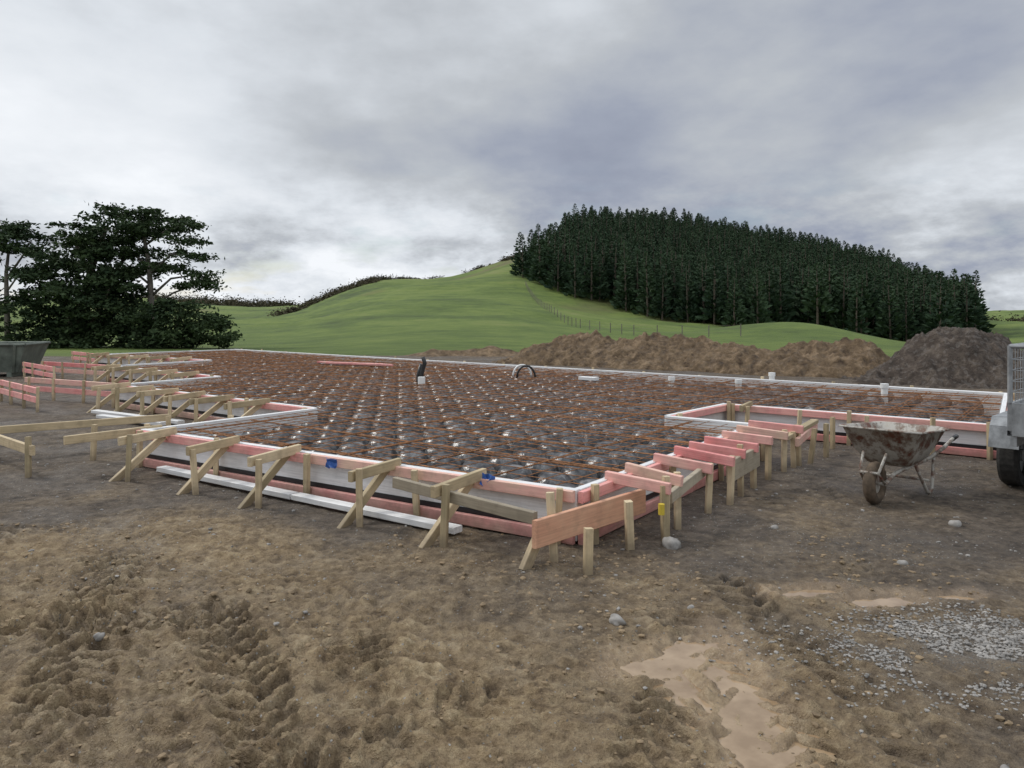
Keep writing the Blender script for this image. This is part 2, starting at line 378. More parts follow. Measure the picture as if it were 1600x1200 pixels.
n=9500; gx=rng.normal(2.75,.62,n); gy=rng.normal(4.05,.27,n); k=(fbm(gx,gy,2.2,4,8)<.15)
rock_batch('gravel',gx[k],gy[k],(.004+.010*rng.uniform(0,1,n)**1.5)[k],M_stone)
n=3000; gx=rng.uniform(-8,8,n); gy=rng.uniform(2.2,11,n); k=~inpoly(gx,gy)&(fbm(gx,gy,.7,3,51)+.25*(gy-5)>.0)
rock_batch('loose_pebbles',gx[k],gy[k],.003+.018*rng.uniform(0,1,k.sum())**3,M_stone)
n=7000; gx=rng.uniform(-5,3,n); gy=rng.uniform(2.2,6.5,n); k=~inpoly(gx,gy)&(fbm(gx,gy,.9,3,52)>-.05)
rock_batch('mud_clods',gx[k],gy[k],.003+.022*rng.uniform(0,1,k.sum())**3,M_clod,.55,None,.0)
for (x,y,s) in ((.59,4.43,.05),(1.19,5.85,.075),(2.7,5.45,.035),(1.05,4.62,.025),(-2.2,4.2,.03),(1.85,2.95,.025),(3.6,6.4,.05),(2.1,6.3,.03)):
    rock_batch('stone',np.array([x]),np.array([y]),np.array([s]),M_stone,.65)
# ---------------------------------------------------------------- foundation
found=empty('slab_foundation')
mb=MB(); mb.v=[(p[0],p[1],.03) for p in poly]; mb.f=[tuple(range(len(poly)))]; mb.obj('polythene_sheet',M_poly,found)
U=np.array([-.80,.60]); W=np.array([.60,.80])
def pods():
    sp=.43; ns=14; prof=[(0,.342),(.07,.337),(.12,.312),(.160,.262),(.185,.17),(.195,.05)]
    base=[(0,0,prof[0][1])]
    for (r,z) in prof[1:]:
        for k in range(ns):
            t=2*math.pi*k/ns; rr=r*(1+.05*math.cos(7*t)); base.append((rr*math.cos(t),rr*math.sin(t),z+.009*math.cos(7*t)*(r>.1)))
    t3=[]
    for k in range(ns): t3.append((0,1+k,1+(k+1)%ns))
    for j in range(len(prof)-2):
        for k in range(ns):
            a=1+j*ns+k;b_=1+j*ns+(k+1)%ns; t3+=[(a,a+ns,b_+ns),(a,b_+ns,b_)]
    base=np.array(base); t3=np.array(t3)
    ii,jj=np.meshgrid(np.arange(-10,60),np.arange(-5,60),indexing='ij')
    P=np.array(A)+ (ii.ravel()[:,None]*sp+.30)*U + (jj.ravel()[:,None]*sp+.33)*W
    k=inpoly(P[:,0],P[:,1])&(edist(P[:,0],P[:,1])>.26); P=P[k]
    P=P+rng.normal(0,.008,P.shape)
    V=(base[None]*np.stack([np.ones(len(P)),np.ones(len(P)),rng.uniform(.93,1.03,len(P))],-1)[:,None,:]+np.concatenate([P,np.zeros((len(P),1))],1)[:,None,:]).reshape(-1,3)
    Fc=(t3[None]+np.arange(len(P))[:,None,None]*len(base)).reshape(-1,3)
    np_mesh('plastic_pods',V,Fc,M_pod,True,None,found)
pods()
def rebar():
    mb=MB()
    def lines(d,nrm,sp,z,r,off=0):
        P=np.array(poly); k0=(P@nrm).min(); k1=(P@nrm).max(); k=k0+sp*.5+off
        while k<k1:
            ts=[]; n=len(poly)
            for i in range(n):
                a=P[i];b_=P[(i+1)%n]; ka,kb=a@nrm-k,b_@nrm-k
                if (ka>0)!=(kb>0):
                    t=ka/(ka-kb); ts.append((a+(b_-a)*t)@d)
            ts.sort()
            for a,b_ in zip(ts[::2],ts[1::2]):
                if b_-a<.3: continue
                a+=.08; b_-=.08; m=max(2,int((b_-a)/1.2)); pts=[]
                for q in np.linspace(a,b_,m+1):
                    p=d*q+nrm*(k+random.gauss(0,.008)); pts.append((p[0],p[1],z+random.gauss(0,.006)))
                mb.tube(pts,r,4,False)
            k+=sp*random.uniform(.96,1.04)
    lines(U,W,.215,.372,.0038); lines(W,U,.215,.382,.0038)
    lines(U,W,.86,.352,.0065,.08); lines(U,W,.86,.352,.0065,.14); lines(W,U,.86,.36,.0065,.08); lines(W,U,.86,.36,.0065,.14)
    mb.obj('rebar_mesh',M_rust,found)
rebar()
# ---------------------------------------------------------------- timber formwork
form=empty('timber_formwork')
def board(name,p0,p1,w,h,mat,roll=0):
    p0=Vector(p0);p1=Vector(p1); L=(p1-p0).length; c=(p0+p1)/2; d=(p1-p0).normalized()
    up=Vector((0,0,1)); side=d.cross(up)
    if side.length<1e-3: side=Vector((1,0,0))
    side.normalize(); u=side.cross(d)
    e=min(.004,w*.12); v=[];f=[]
    sec=[(-w/2+e,-h/2),(w/2-e,-h/2),(w/2,-h/2+e),(w/2,h/2-e),(w/2-e,h/2),(-w/2+e,h/2),(-w/2,h/2-e),(-w/2,-h/2+e)]
    for z in (-L/2,L/2):
        for a,b_ in sec: v.append((a,b_,z))
    for k in range(8): f.append((k,(k+1)%8,8+(k+1)%8,8+k))
    f.append(tuple(range(7,-1,-1))); f.append(tuple(range(8,16)))
    m=bpy.data.meshes.new(name); m.from_pydata(v,[],f); m.materials.append(mat); m.update()
    o=bpy.data.objects.new(name,m)
    Mx=Matrix((side,u,d)).transposed().to_4x4()
    if roll: Mx=Mx@Matrix.Rotation(roll,4,'Z')
    o.matrix_world=Matrix.Translation(c)@Mx
    link(o,form); return o
def V3(p,z): return Vector((p[0],p[1],z))
def peg(p,ztop,ang=0,w=.05,mat=None,lean=.018):
    q=V3(p,ztop)+Vector((random.gauss(0,lean),random.gauss(0,lean),0))
    board('peg',V3(p,-.08),q,w,w,mat or M_pale,ang)
def edge(p,q,idx,pegs=0,low=True,topmat=None,split=2.4):
    p=Vector(p);q=Vector(q);d=(q-p).normalized();n=Vector((d.y,-d.x)); z=idx*.0013
    a=math.atan2(d.y,d.x); i=n*-.03
    board('polystyrene_edge',V3(p+i+d*.002,.218),V3(q+i,.218),.060,.375+2*z,M_white)
    mem=n*.004; board('membrane',V3(p+mem,.122),V3(q+mem,.122),.006,.045,M_poly)
    L=(q-p).length; k=max(1,round(L/split)); o=n*.034
    for j in range(k):
        s=p+d*(L*j/k+.004); e=p+d*(L*(j+1)/k-.004); dz=random.gauss(0,.003); dz2=random.gauss(0,.004)
        board('top_rail',V3(s+o,.358+z+dz),V3(e+o,.358+z+dz),.045,.085,topmat or M_pink)
        if low: board('bottom_rail',V3(s+o,.052+dz2),V3(e+o,.052+dz2),.045,.09,M_pink if idx!=3 else random.choice([M_pink,M_pink,M_pale]))
    if pegs:
        k=max(1,int(L/pegs))
        for j in range(k+1):
            t=.12+(L-.24)*j/max(1,k); peg(p+d*t+n*.088,.40+random.uniform(0,.06),a)
def brace(p,n,L=.5,z=.42,diag=True,hm=None,pegm=None,skew=0,top=True):
    n=Vector(n).normalized(); t=Vector((-n.y,n.x)); p=Vector(p); L+=random.uniform(-.04,.05); q=p+n*L+t*skew
    a=math.atan2(n.y,n.x)
    peg(q+t*.052,z+random.uniform(.0,.06),a,mat=pegm)
    if top: board('brace_rail',V3(p-n*.02,z+random.uniform(.0,.02)),V3(q+n*.06,z-random.uniform(0,.03)),.045,.085,hm or M_pale)
    if diag: board('diagonal_brace',V3(p+n*.08-t*.06,z-.03),V3(q+n*.10-t*.07,-.03),.045,.075,M_pale)
names=[(A,D),(D,E2),(E2,F2),(F2,G2),(G2,K),(K,J),(J,I),(I,H),(H,G),(G,F),(F,E),(E,C),(C,B),(B,A)]
for i,(p,q) in enumerate(names):
    back = i in (5,6); cap=i in (10,12,8,1)
    edge(p,q,3 if i==13 else i%3,1.15 if not back else 1.3,not back, M_white if (back or cap) else None)
def along(p,q,ds,**k):
    p=Vector(p);q=Vector(q);d=(q-p).normalized();n=Vector((d.y,-d.x))
    for s in ds: brace(p+d*s,n,skew=random.uniform(-.05,.05),**k)
LBA=math.dist(A,B)
along(B,A,[LBA-s for s in (.85,1.75,3.0,3.9,4.95)],L=.52)
along(A,D,[.5],L=.45,diag=False,hm=M_pink)
along(A,D,[.85,1.4],L=.42,diag=False,hm=M_pink)
along(A,D,[1.85,2.2,2.6],L=.45,diag=False,hm=M_pink)
along(A,D,[3.1,3.55,3.95],L=.5,diag=False,hm=M_pink)
along(E,C,[.5,1.3,2.1,2.9,3.7,4.6],L=.6)
along(G,F,[.5,1.4,2.3,3.2,4.1],L=.6)
along(I,H,[.6,1.6,2.6,3.6,4.6],L=.6)
along(F2,G2,[.35],L=.25,diag=False); along(F2,G2,[1.0,1.9,2.7],L=.22,diag=False,top=False)
# corner profile boards
board('profile_board',V3((.15,5.32),.235),V3((1.05,6.28),.235),.04,.19,M_red)
board('profile_board',V3((.16,5.38),.33),V3((-.95,6.37),.36),.045,.085,M_grey)
for p,zt in (((.50,5.22),.30),((.87,5.78),.36),((.30,5.50),.47),((1.17,5.98),.42)): peg(p,zt,.9,.055)
board('diagonal_brace',V3((.20,5.46),.22),V3((.08,5.34),-.02),.045,.08,M_pale)
board('profile_board',V3((1.22,6.1),.30),V3((1.72,6.95),.36),.045,.09,M_grey)
board('profile_board',V3((1.98,7.2),.27),V3((2.45,7.85),.30),.045,.20,M_grey)
board('profile_board',V3((2.95,8.55),.36),V3((3.75,9.75),.38),.09,.045,M_pale)
board('profile_board',V3((3.15,8.7),.29),V3((3.8,9.85),.31),.045,.09,M_pink)
for p in ((3.13,8.75),(3.4,9.0),(3.75,9.4),(4.05,9.95)): peg(p,.40,.6)
# left profile
board('profile_board',V3((-6.9,8.75),.33),V3((-4.55,10.45),.33),.045,.09,M_pale)
board('profile_board',V3((-6.35,9.45),.27),V3((-5.02,8.25),.28),.045,.10,M_pale)
for p in ((-5.08,8.27),(-4.88,9.16),(-6.2,9.2),(-4.3,9.9)): peg(p,.42,.5)
board('profile_board',V3((-4.05,9.1),.385),V3((-4.75,8.35),.37),.045,.09,M_pale)
for (p,q) in (((-7.3,14.5),(-9.7,15.7)),((-8.2,13.6),(-9.9,15.2)),((-9.9,19.3),(-12.3,20.6)),((-10.8,18.6),(-12.6,20.3)),((-12.9,24.4),(-14.3,25.6))):
    board('profile_board',V3(p,.36),V3(q,.37),.045,.10,M_pink)
    board('profile_board',V3(p,.20),V3(q,.21),.045,.10,M_pink)
    for t in (0.02,.35,.68,.98): peg((p[0]+(q[0]-p[0])*t+.05,p[1]+(q[1]-p[1])*t-.06),.43,.5)
# boards lying about
board('spare_board',V3((-3.75,8.42),.06),V3((-2.0,7.22),.05),.11,.05,M_white)
board('spare_board',V3((-1.98,7.21),.05),V3((-.42,6.12),.045),.11,.05,M_white)
board('spare_board',V3((-7.0,13.2),.06),V3((-5.0,11.9),.06),.12,.05,M_white)
board('spare_board',V3((-6.6,12.6),.06),V3((-5.2,11.75),.06),.12,.05,M_white)
for k in range(4): board('stacked_board',V3((-5.0+.1*k,20.3-.1*k),.42),V3((-3.2+.1*k,19.4-.1*k),.42),.09,.045,M_pink)
board('foam_block',V3((1.35,15.5),.42),V3((1.65,15.3),.42),.18,.06,M_white)
def crumple(name,cx,cy,cz,mat):
    mb=MB()
    for i in range(5):
        for j in range(4): mb.v.append((cx+(i-2)*.028+random.gauss(0,.008),cy-.01*i+random.gauss(0,.012),cz-(j-1.5)*.03+random.gauss(0,.008)))
    for i in range(4):
        for j in range(3): mb.f.append((i*4+j,i*4+j+1,i*4+j+5,i*4+j+4))
    o=mb.obj(name,mat,form); s=o.modifiers.new('s','SOLIDIFY'); s.thickness=.003
crumple('blue_tape',-1.63,7.12,.37,M_blue); crumple('blue_tape',-.19,6.27,.40,M_blue)
mb=MB(); mb.tube([(1.12,5.90,.22),(1.12,5.90,.30)],.024,14); mb.obj('yellow_can',M_yellow,form)
# ---------------------------------------------------------------- service pipes
def pipe(name,pts,r,mat,base=None):
    e=empty(name); mb=MB(); mb.tube(pts,r,10); mb.obj('pipe',mat,e,True)
    if base:
        mb=MB(); mb.tube(base,.07,14); mb.obj('sleeve',M_pvc,e)
pipe('conduit_pipe',[(-1.72,15,.1),(-1.72,15,.55),(-1.66,15,.75),(-1.70,15,.86)],.04,M_black,[(-1.70,14.8,.1),(-1.70,14.8,.50)])
pipe('conduit_pipe',[(-1.80,15.1,.1),(-1.80,15.1,.5),(-1.74,15.1,.72)],.035,M_black)
pts=[(.02+.19*(1-math.cos(t)),16.3,.38+.24*math.sin(t)) for t in np.linspace(0,math.pi,14)]
pipe('conduit_hoop',pts,.022,M_pvc); pts=[(.10+.19*(1-math.cos(t)),16.2,.36+.25*math.sin(t)) for t in np.linspace(0,math.pi,14)]
pipe('conduit_hoop',pts,.022,M_black)
for (x,y,h) in ((5.1,15.45,.52),(6.15,13.0,.53),(4.2,14.6,.46),(3.1,15.3,.45)):
    mb=MB(); mb.tube([(x,y,.1),(x,y,h)],.055,14); mb.tube([(x,y,h-.06),(x,y,h+.01)],.066,14); mb.obj('waste_pipe',M_pvc)
# ---------------------------------------------------------------- wheelbarrow
def wheelbarrow(loc,yaw):
    e=empty('wheelbarrow',loc); e.rotation_euler=(0,0,yaw)
    m,nt,b=newmat('muddy_painted_steel'); c=tc(nt); n=noise(nt,c,7,7,.7)
    nt.links.new(ramp(nt,n,[(.38,(.13,.05,.03)),(.46,(.22,.18,.145)),(.54,(.42,.40,.36)),(.7,(.36,.32,.26))]),b.inputs['Base Color']); b.inputs['Roughness'].default_value=.7
    bump(nt,b,n,.3,.01)
    mb=MB()
    def ring(z,xf,xb,w,r):
        pts=[]
        for (cx,cy,a0) in ((xf-r,w-r,0),(xb+r,w-r,90),(xb+r,-w+r,180),(xf-r,-w+r,270)):
            for k in range(5):
                a=math.radians(a0+k*22.5); pts.append((cx+r*math.cos(a),cy+r*math.sin(a),z))
        return pts
    R=[ring(.30,-.02,-.52,.17,.08),ring(.315,.02,-.56,.20,.09),ring(.45,.16,-.66,.27,.11),ring(.60,.29,-.74,.335,.12),ring(.605,.31,-.76,.355,.13),ring(.592,.315,-.765,.36,.13)]
    for k,r in enumerate(R): mb.v+=[(x,y,z+(.12*max(0,x+.3) if k>2 else 0)) for x,y,z in r]
    n_=20
    for j in range(len(R)-1):
        for k in range(n_): mb.f.append((j*n_+k,j*n_+(k+1)%n_,(j+1)*n_+(k+1)%n_,(j+1)*n_+k))
    mb.f.append(tuple(range(n_))[::-1])
    o=mb.obj('tray',m,e,True); s=o.modifiers.new('s','SOLIDIFY'); s.thickness=.006
    mb=MB(); n1,n2=28,10
    for i in range(n1):
        a=2*math.pi*i/n1
        for j in range(n2):
            t=2*math.pi*j/n2; rr=.140+.055*math.cos(t); yy=.055*math.sin(t)
            mb.v.append((.30+rr*math.cos(a),yy,.185+rr*math.sin(a)))
    for i in range(n1):
        for j in range(n2): mb.f.append((i*n2+j,((i+1)%n1)*n2+j,((i+1)%n1)*n2+(j+1)%n2,i*n2+(j+1)%n2))
    mb.obj('tyre',simple('muddy_tyre',(.10,.072,.048),.9,0,.5,15,.4),e,True)
    mb=MB(); mb.tube([(.30,-.02,.185),(.30,.02,.185)],.095,24); mb.tube([(.30,-.10,.185),(.30,.10,.185)],.014,10); mb.obj('hub',m,e)
    mb=MB()
    for s in (-1,1):
        mb.tube([(.30,s*.09,.185),(.10,s*.10,.25),(-.05,s*.15,.285),(-.55,s*.22,.33),(-.80,s*.27,.40),(-1.0,s*.29,.46),(-1.12,s*.29,.47)],.018,8)
        mb.tube([(-.22,s*.19,.29),(-.42,s*.23,.02),(-.50,s*.23,.0),(-.56,s*.23,.03),(-.62,s*.23,.34)],.016,8)
        mb.tube([(.30,s*.09,.185),(.44,s*.08,.30),(.30,s*.10,.46)],.013,8)
    mb.tube([(-.48,-.23,.12),(-.48,.23,.12)],.012,8); mb.tube([(.44,-.08,.30),(.44,.08,.30)],.012,8)
    mb.tube([(-.15,-.16,.288),(-.15,.16,.288)],.012,8); mb.tube([(-.5,-.2,.31),(-.5,.2,.31)],.012,8)
    mb.obj('frame',m,e,True)
    mb=MB()
    for s in (-1,1): mb.tube([(-1.02,s*.29,.462),(-1.15,s*.29,.475)],.023,10)
    mb.obj('grips',M_black,e,True)
wheelbarrow((3.50,7.36,0),math.radians(180+46))
# ---------------------------------------------------------------- trailer (right edge)
def trailer():
    e=empty('cage_trailer',(4.98,7.95,0)); e.rotation_euler=(0,0,math.radians(45))
    mb=MB()
    mb.box((-.8,-.95,.62),(2.0,-.95,.62),1.5,.05)
    for y in (-.22,-1.68): mb.box((-.8,y,.75),(2.0,y,.75),.04,.30)
    for x in (-.8,2.0): mb.box((x,-.24,.752),(x,-1.66,.752),.04,.30)
    for y in (-.25,-1.65): mb.box((-.8,y,.55),(2.0,y,.55),.05,.10)
    mb.box((2.0,-.95,.5),(3.2,-.95,.5),.08,.08)
    mb.obj('tray',M_galv,e)
    mb=MB()
    for y in (-.22,-1.68):
        for k in range(29): mb.tube([(-.8+k*.1,y,.90),(-.8+k*.1,y,1.42)],.004,5)
        for z in (1.0,1.1,1.2,1.3): mb.tube([(-.8,y,z),(2.0,y,z)],.004,5)
        mb.tube([(-.8,y,1.42),(2.0,y,1.42)],.02,8)
        for x in (-.8,.6,2.0): mb.tube([(x,y,.9),(x,y,1.42)],.02,8)
    for x in (-.8,2.0):
        mb.tube([(x,-.22,1.42),(x,-1.68,1.42)],.02,8)
        for k in range(15): mb.tube([(x,-.22-k*.104,.9),(x,-.22-k*.104,1.42)],.004,5)
        for z in (1.0,1.1,1.2,1.3): mb.tube([(x,-.22,z),(x,-1.68,z)],.004,5)
    mb.obj('mesh_cage',M_galv,e)
    for s,y in ((1,-.08),(-1,-1.82)):
        mb=MB()
        P=[(-.42,y,.42),(-.36,y,.62),(-.28,y,.70),(.98,y,.70),(1.06,y,.62),(1.12,y,.42)]
        for a,b_ in zip(P[:-1],P[1:]): mb.box(a,b_,.26,.012)
        mb.obj('mudguard',M_galv,e)
        for x in (0,.70):
            mb=MB(); n1=30; prof=[(.20,-.09),(.29,-.09),(.31,-.06),(.31,.06),(.29,.09),(.20,.09),(.18,.0)]
            n2=len(prof)
            for i in range(n1):
                a=2*math.pi*i/n1
                for (r,w) in prof: mb.v.append((x+r*math.cos(a),y+w,.31+r*math.sin(a)))
            for i in range(n1):
                for j in range(n2): mb.f.append((i*n2+j,((i+1)%n1)*n2+j,((i+1)%n1)*n2+(j+1)%n2,i*n2+(j+1)%n2))
            mb.obj('tyre',M_tyre,e)
            mb=MB(); mb.tube([(x,y-.05,.31),(x,y+.05,.31)],.19,20); mb.tube([(x,y-.08,.31),(x,y+.08,.31)],.06,12); mb.obj('rim',M_galv,e)
trailer()
# ---------------------------------------------------------------- skip bin (left edge)
e=empty('steel_skip_bin',(-13.9,21.2,0)); e.rotation_euler=(0,0,.15); mb=MB()
v=[(-1.0,-.6,.12),(.8,-.6,.12),(.8,.6,.12),(-1.0,.6,.12),(-1.2,-.75,.85),(1.05,-.75,.85),(1.05,.75,.85),(-1.2,.75,.85)]
mb.v=v; mb.f=[(3,2,1,0),(0,1,5,4),(1,2,6,5),(2,3,7,6),(3,0,4,7)]; o=mb.obj('hull',M_dkmetal,e); s=o.modifiers.new('s','SOLIDIFY'); s.thickness=.02
mb=MB()
for a,b_ in zip(v[4:],v[5:]+[v[4]]): mb.tube([a,b_],.035,8)
for x in (-.7,0,.7): mb.box((x,-.62,.12),(x*1.15,-.78,.83),.06,.05)
for x in (-.7,.6): mb.box((x,-.6,.06),(x,.6,.06),.12,.12)
mb.obj('rim_and_ribs',M_dkmetal,e)
# ---------------------------------------------------------------- spoil heaps
def heap(name,x0,x1,y0,y1,hf,mat,res=.06):
    xs=np.arange(x0,x1,res); ys=np.arange(y0,y1,res); X,Y=np.meshgrid(xs,ys,indexing='ij')
    Z=hf(X,Y)-.12; V=np.stack([X.ravel(),Y.ravel(),Z.ravel()],-1); c=len(ys)
    i=np.arange(len(xs)-1)[:,None]*c+np.arange(c-1)[None,:]
    np_mesh(name,V,np.stack([i,i+c,i+c+1,i+1],-1).reshape(-1,4),mat,True)
def h1(X,Y):
    ax,ay=1.2,27.2; bx,by=10.3,21.2; dx,dy=bx-ax,by-ay; L=math.hypot(dx,dy); dx/=L;dy/=L
    a=(X-ax)*dx+(Y-ay)*dy; c=-(X-ax)*dy+(Y-ay)*dx; c=c+.5*fbm(X,Y,.5,3,61)
    end=sstep(-1.6,.6,a)*sstep(L+.6,L-.6,a)
    pr=np.maximum(0,1-np.abs(c)/1.9)**.7
    h=end*pr*(.92+.40*fbm(X,Y,.45,3,62))
    return h+ (h>.02)*(.26*np.abs(fbm(X,Y,1.6,5,63,.6))+.07*fbm(X,Y,5,4,64,.6))
heap('dirt_mound',-.9,13,18.5,31,h1,M_spoil,.06)
def h2(X,Y):
    d=np.sqrt(((X-11.1)/2.9)**2+((Y-19.4)/2.1)**2)+.22*fbm(X,Y,.7,4,71)
    h=1.85*np.clip(1-d,0,1)**1.25; h=np.minimum(h,1.32+.2*fbm(X,Y,1.2,3,70)+.10*(X-11))
    d2=np.sqrt(((X-13)/3.0)**2+((Y-20)/1.6)**2); h=np.maximum(h,.65*np.clip(1-d2,0,1)**.8)
    return h+(h>.02)*(.20*np.abs(fbm(X,Y,2.0,5,73,.6))+.05*fbm(X,Y,6,4,74,.6))
heap('earth_mound',7.2,16.5,16,23,h2,M_spoil2,.05)
def h3(X,Y):
    c=Y-30.5+.5*fbm(X,Y,.4,3,81); return np.maximum(0,1-np.abs(c)/1.0)*(.26+.35*fbm(X,Y,.5,3,82))*sstep(-5,-3,X)+.08*np.abs(fbm(X,Y,1.5,3,83))*np.exp(-c*c)
heap('spoil_bank',-5,3.5,28.5,33,h3,M_spoil,.09)
# ---------------------------------------------------------------- leaves
def leafmesh(name,C,size,mat,parent,flat=.5):
    n=len(C); s=size*rng.uniform(.6,1.4,(n,1))
    a=rng.normal(0,1,(n,3)); a[:,2]*=flat; a/=np.linalg.norm(a,axis=1,keepdims=True)
    b_=rng.normal(0,1,(n,3)); b_=np.cross(a,b_); b_/=np.linalg.norm(b_,axis=1,keepdims=True)
    P=np.stack([C-a*s,C-b_*s*.45,C+a*s,C+b_*s*.45],1)
    return np_mesh(name,P.reshape(-1,3),np.arange(4*n).reshape(-1,4),mat,False,None,parent)
def clumpcloud(clumps,depth,unit,dens):
    out=[]
    for (dx,dz,rx,rz) in clumps:
        rx,rz=rx*unit,rz*unit; nsub=int(max(8,rx*rz*11+8))
        for k in range(nsub):
            d=rng.normal(0,1,3); d/=np.linalg.norm(d); r=rng.uniform(.2,1)**.5
            cy=rng.normal(0,depth*.3)
            c=np.array([dx*unit+d[0]*rx*r, cy+d[1]*depth*.5*r, dz*unit+d[2]*rz*r])
            m=int(dens*rng.uniform(.5,1.4)); q=rng.normal(0,1,(m,3))*np.array([.30,.30,.12])*rng.uniform(.6,1.3)
            out.append(c+q)
    return np.concatenate(out)
def tree(name,x,y,limbs,clumps,depth,dens,leaf,bark,unit=.0407):
    z=float(terrain(np.array([x]),np.array([y]))[0])-.15
    e=empty(name,(x,y,z)); mb=MB()
    for (pts,r0,r1) in limbs:
        k=len(pts); mb.tube([(p_[0]*unit,(0 if len(p_)<3 else p_[2]*unit),p_[1]*unit) for p_ in pts],[r0+(r1-r0)*i/(k-1) for i in range(k)],8)
    mb.obj('trunk_and_limbs',bark,e,True)
    leafmesh('foliage',clumpcloud(clumps,depth,unit,dens),leaf,M_macro,e)
tree('macrocarpa_tree',-27.6,50,
 [([(0,0),(5,60),(20,120),(45,190)],.40,.12),([(0,10),(-15,60),(-35,110)],.25,.08),([(5,60),(40,110,20),(70,160,30)],.2,.07),([(20,120),(0,160),(-10,180)],.16,.05),([(10,20),(40,60,-10),(60,95,-20)],.2,.06)],
 [(60,208,42,14),(20,186,42,18),(80,180,44,18),(5,158,46,20),(-32,138,34,20),(-50,104,36,26),(-8,112,48,28),(42,132,48,30),(20,90,50,34),(-45,62,46,34),(8,55,50,40),(58,68,44,38),(-25,18,62,26),(45,18,58,26),(-75,26,24,18),(88,40,24,36),(100,192,30,9),(45,160,46,20),(78,110,38,28),(-78,72,18,15),(-20,40,50,35),(35,35,50,35)],3.6,62,.145,M_bark)
tree('pine_tree',-23.1,50.5,
 [([(0,0),(0,60),(-4,130),(-12,175),(-15,205)],.26,.07),([(0,85),(30,112),(70,118)],.10,.04),([(-3,120),(30,150),(62,150)],.10,.03),([(-4,130),(-40,160),(-60,165)],.1,.03),([(-10,165),(25,190),(50,195)],.09,.03),([(0,100),(-30,125),(-55,128)],.09,.03),([(0,70),(35,90),(85,108)],.09,.03),([(0,40),(-22,70),(-30,90)],.08,.03)],
 [(-7,212,42,8),(32,204,34,8),(60,192,18,6),(10,188,46,9),(45,172,38,7),(-35,180,34,10),(20,154,48,7),(66,146,26,5),(-40,152,36,10),(38,128,42,6),(76,118,24,5),(88,106,14,3),(-30,124,32,9),(66,100,20,4),(5,130,24,6)],2.6,54,.125,M_bark2)
tree('pine_sapling_cluster',-20.6,48,
 [([(0,0),(5,40),(12,70)],.16,.05),([(0,10),(35,35),(60,50)],.1,.04),([(0,10),(-30,30),(-45,45)],.1,.04)],
 [(12,66,40,10),(40,48,40,14),(-5,38,44,17),(60,22,32,18),(10,14,48,18),(-40,22,32,20),(68,38,18,10),(-42,50,22,9),(-20,62,20,8)],2.2,62,.135,M_bark)
tree('pine_tree',-32.0,50,
 [([(0,0),(-2,70),(-3,120),(2,165)],.20,.07),([(-18,0),(-16,80),(-22,150)],.17,.06),([(-3,110),(25,150),(35,170)],.09,.03),([(-16,100),(-45,140)],.08,.03),([(-3,90),(15,115),(30,120)],.07,.03)],
 [(8,190,30,11),(32,174,30,10),(-15,182,30,11),(25,156,28,9),(-30,162,32,10),(0,162,24,9),(32,122,14,7),(-45,142,26,9),(-55,175,28,10)],2.6,56,.135,M_bark2)
tree('macrocarpa_tree',-37.0,54,[([(0,0),(0,60),(0,120)],.3,.1)],[(0,120,45,20),(-10,80,60,30),(10,40,50,30),(-40,60,40,30)],3.0,50,.14,M_bark)
# ---------------------------------------------------------------- pine forest (instanced)
def pine_mesh(name,Hh,Rr,seed,n=460,bare=.22):
    r=np.random.default_rng(seed); t=r.uniform(0,1,n)**1.1; hz=bare+(1-bare)*t
    ph=r.uniform(0,6.28,n); rad=Rr*(1-t)**.65*(.35+.65*r.uniform(0,1,n)**.5)*(1+.2*np.sin(t*40))+.06
    C=np.stack([rad*np.cos(ph),rad*np.sin(ph),hz*Hh-.2*rad],-1)
    s=(.62*(1-t)+.26)[:,None]*r.uniform(.6,1.3,(n,1))
    a=np.stack([np.cos(ph),np.sin(ph),r.uniform(-.1,1.1,n)],-1); a/=np.linalg.norm(a,axis=1,keepdims=True)
    b_=np.cross(a,r.normal(0,1,(n,3))); b_/=np.linalg.norm(b_,axis=1,keepdims=True)
    P=np.stack([C-a*s*.8,C-b_*s*.4,C+a*s*.8,C+b_*s*.4],1).reshape(-1,3); Fq=np.arange(4*n).reshape(-1,4)
    tv=[];tf=[]
    for i,(z,rr) in enumerate(((-1,.22),(Hh*.5,.14),(Hh*.98,.03))):
        for k in range(5): tv.append((rr*math.cos(k*1.2566),rr*math.sin(k*1.2566),z))
    for i in range(2):
        for k in range(5): tf.append((i*5+k,i*5+(k+1)%5,(i+1)*5+(k+1)%5,(i+1)*5+k))
    b0=len(P); V=np.concatenate([P,np.array(tv)]); Fc=np.concatenate([Fq,np.array(tf)+b0])
    m=bpy.data.meshes.new(name); m.from_pydata(V.tolist(),[],Fc.tolist()); m.materials.append(M_pine); m.materials.append(M_bark)
    m.polygons.foreach_set('material_index',[0]*len(Fq)+[1]*len(tf)); m.update(); return m
PM=[pine_mesh('pine_%d'%k,12.5,2.3+.25*(k%2),100+k,460,.10 if k<4 else .34) for k in range(6)]
forest=empty('pine_forest'); cnt=0
fp_t=[.010,.03,.081,.163,.268,.366,.447,.50,.545,.590]; fp_y0=[185,174,164,156,148,140,130,128,132,150]
sp=3.5
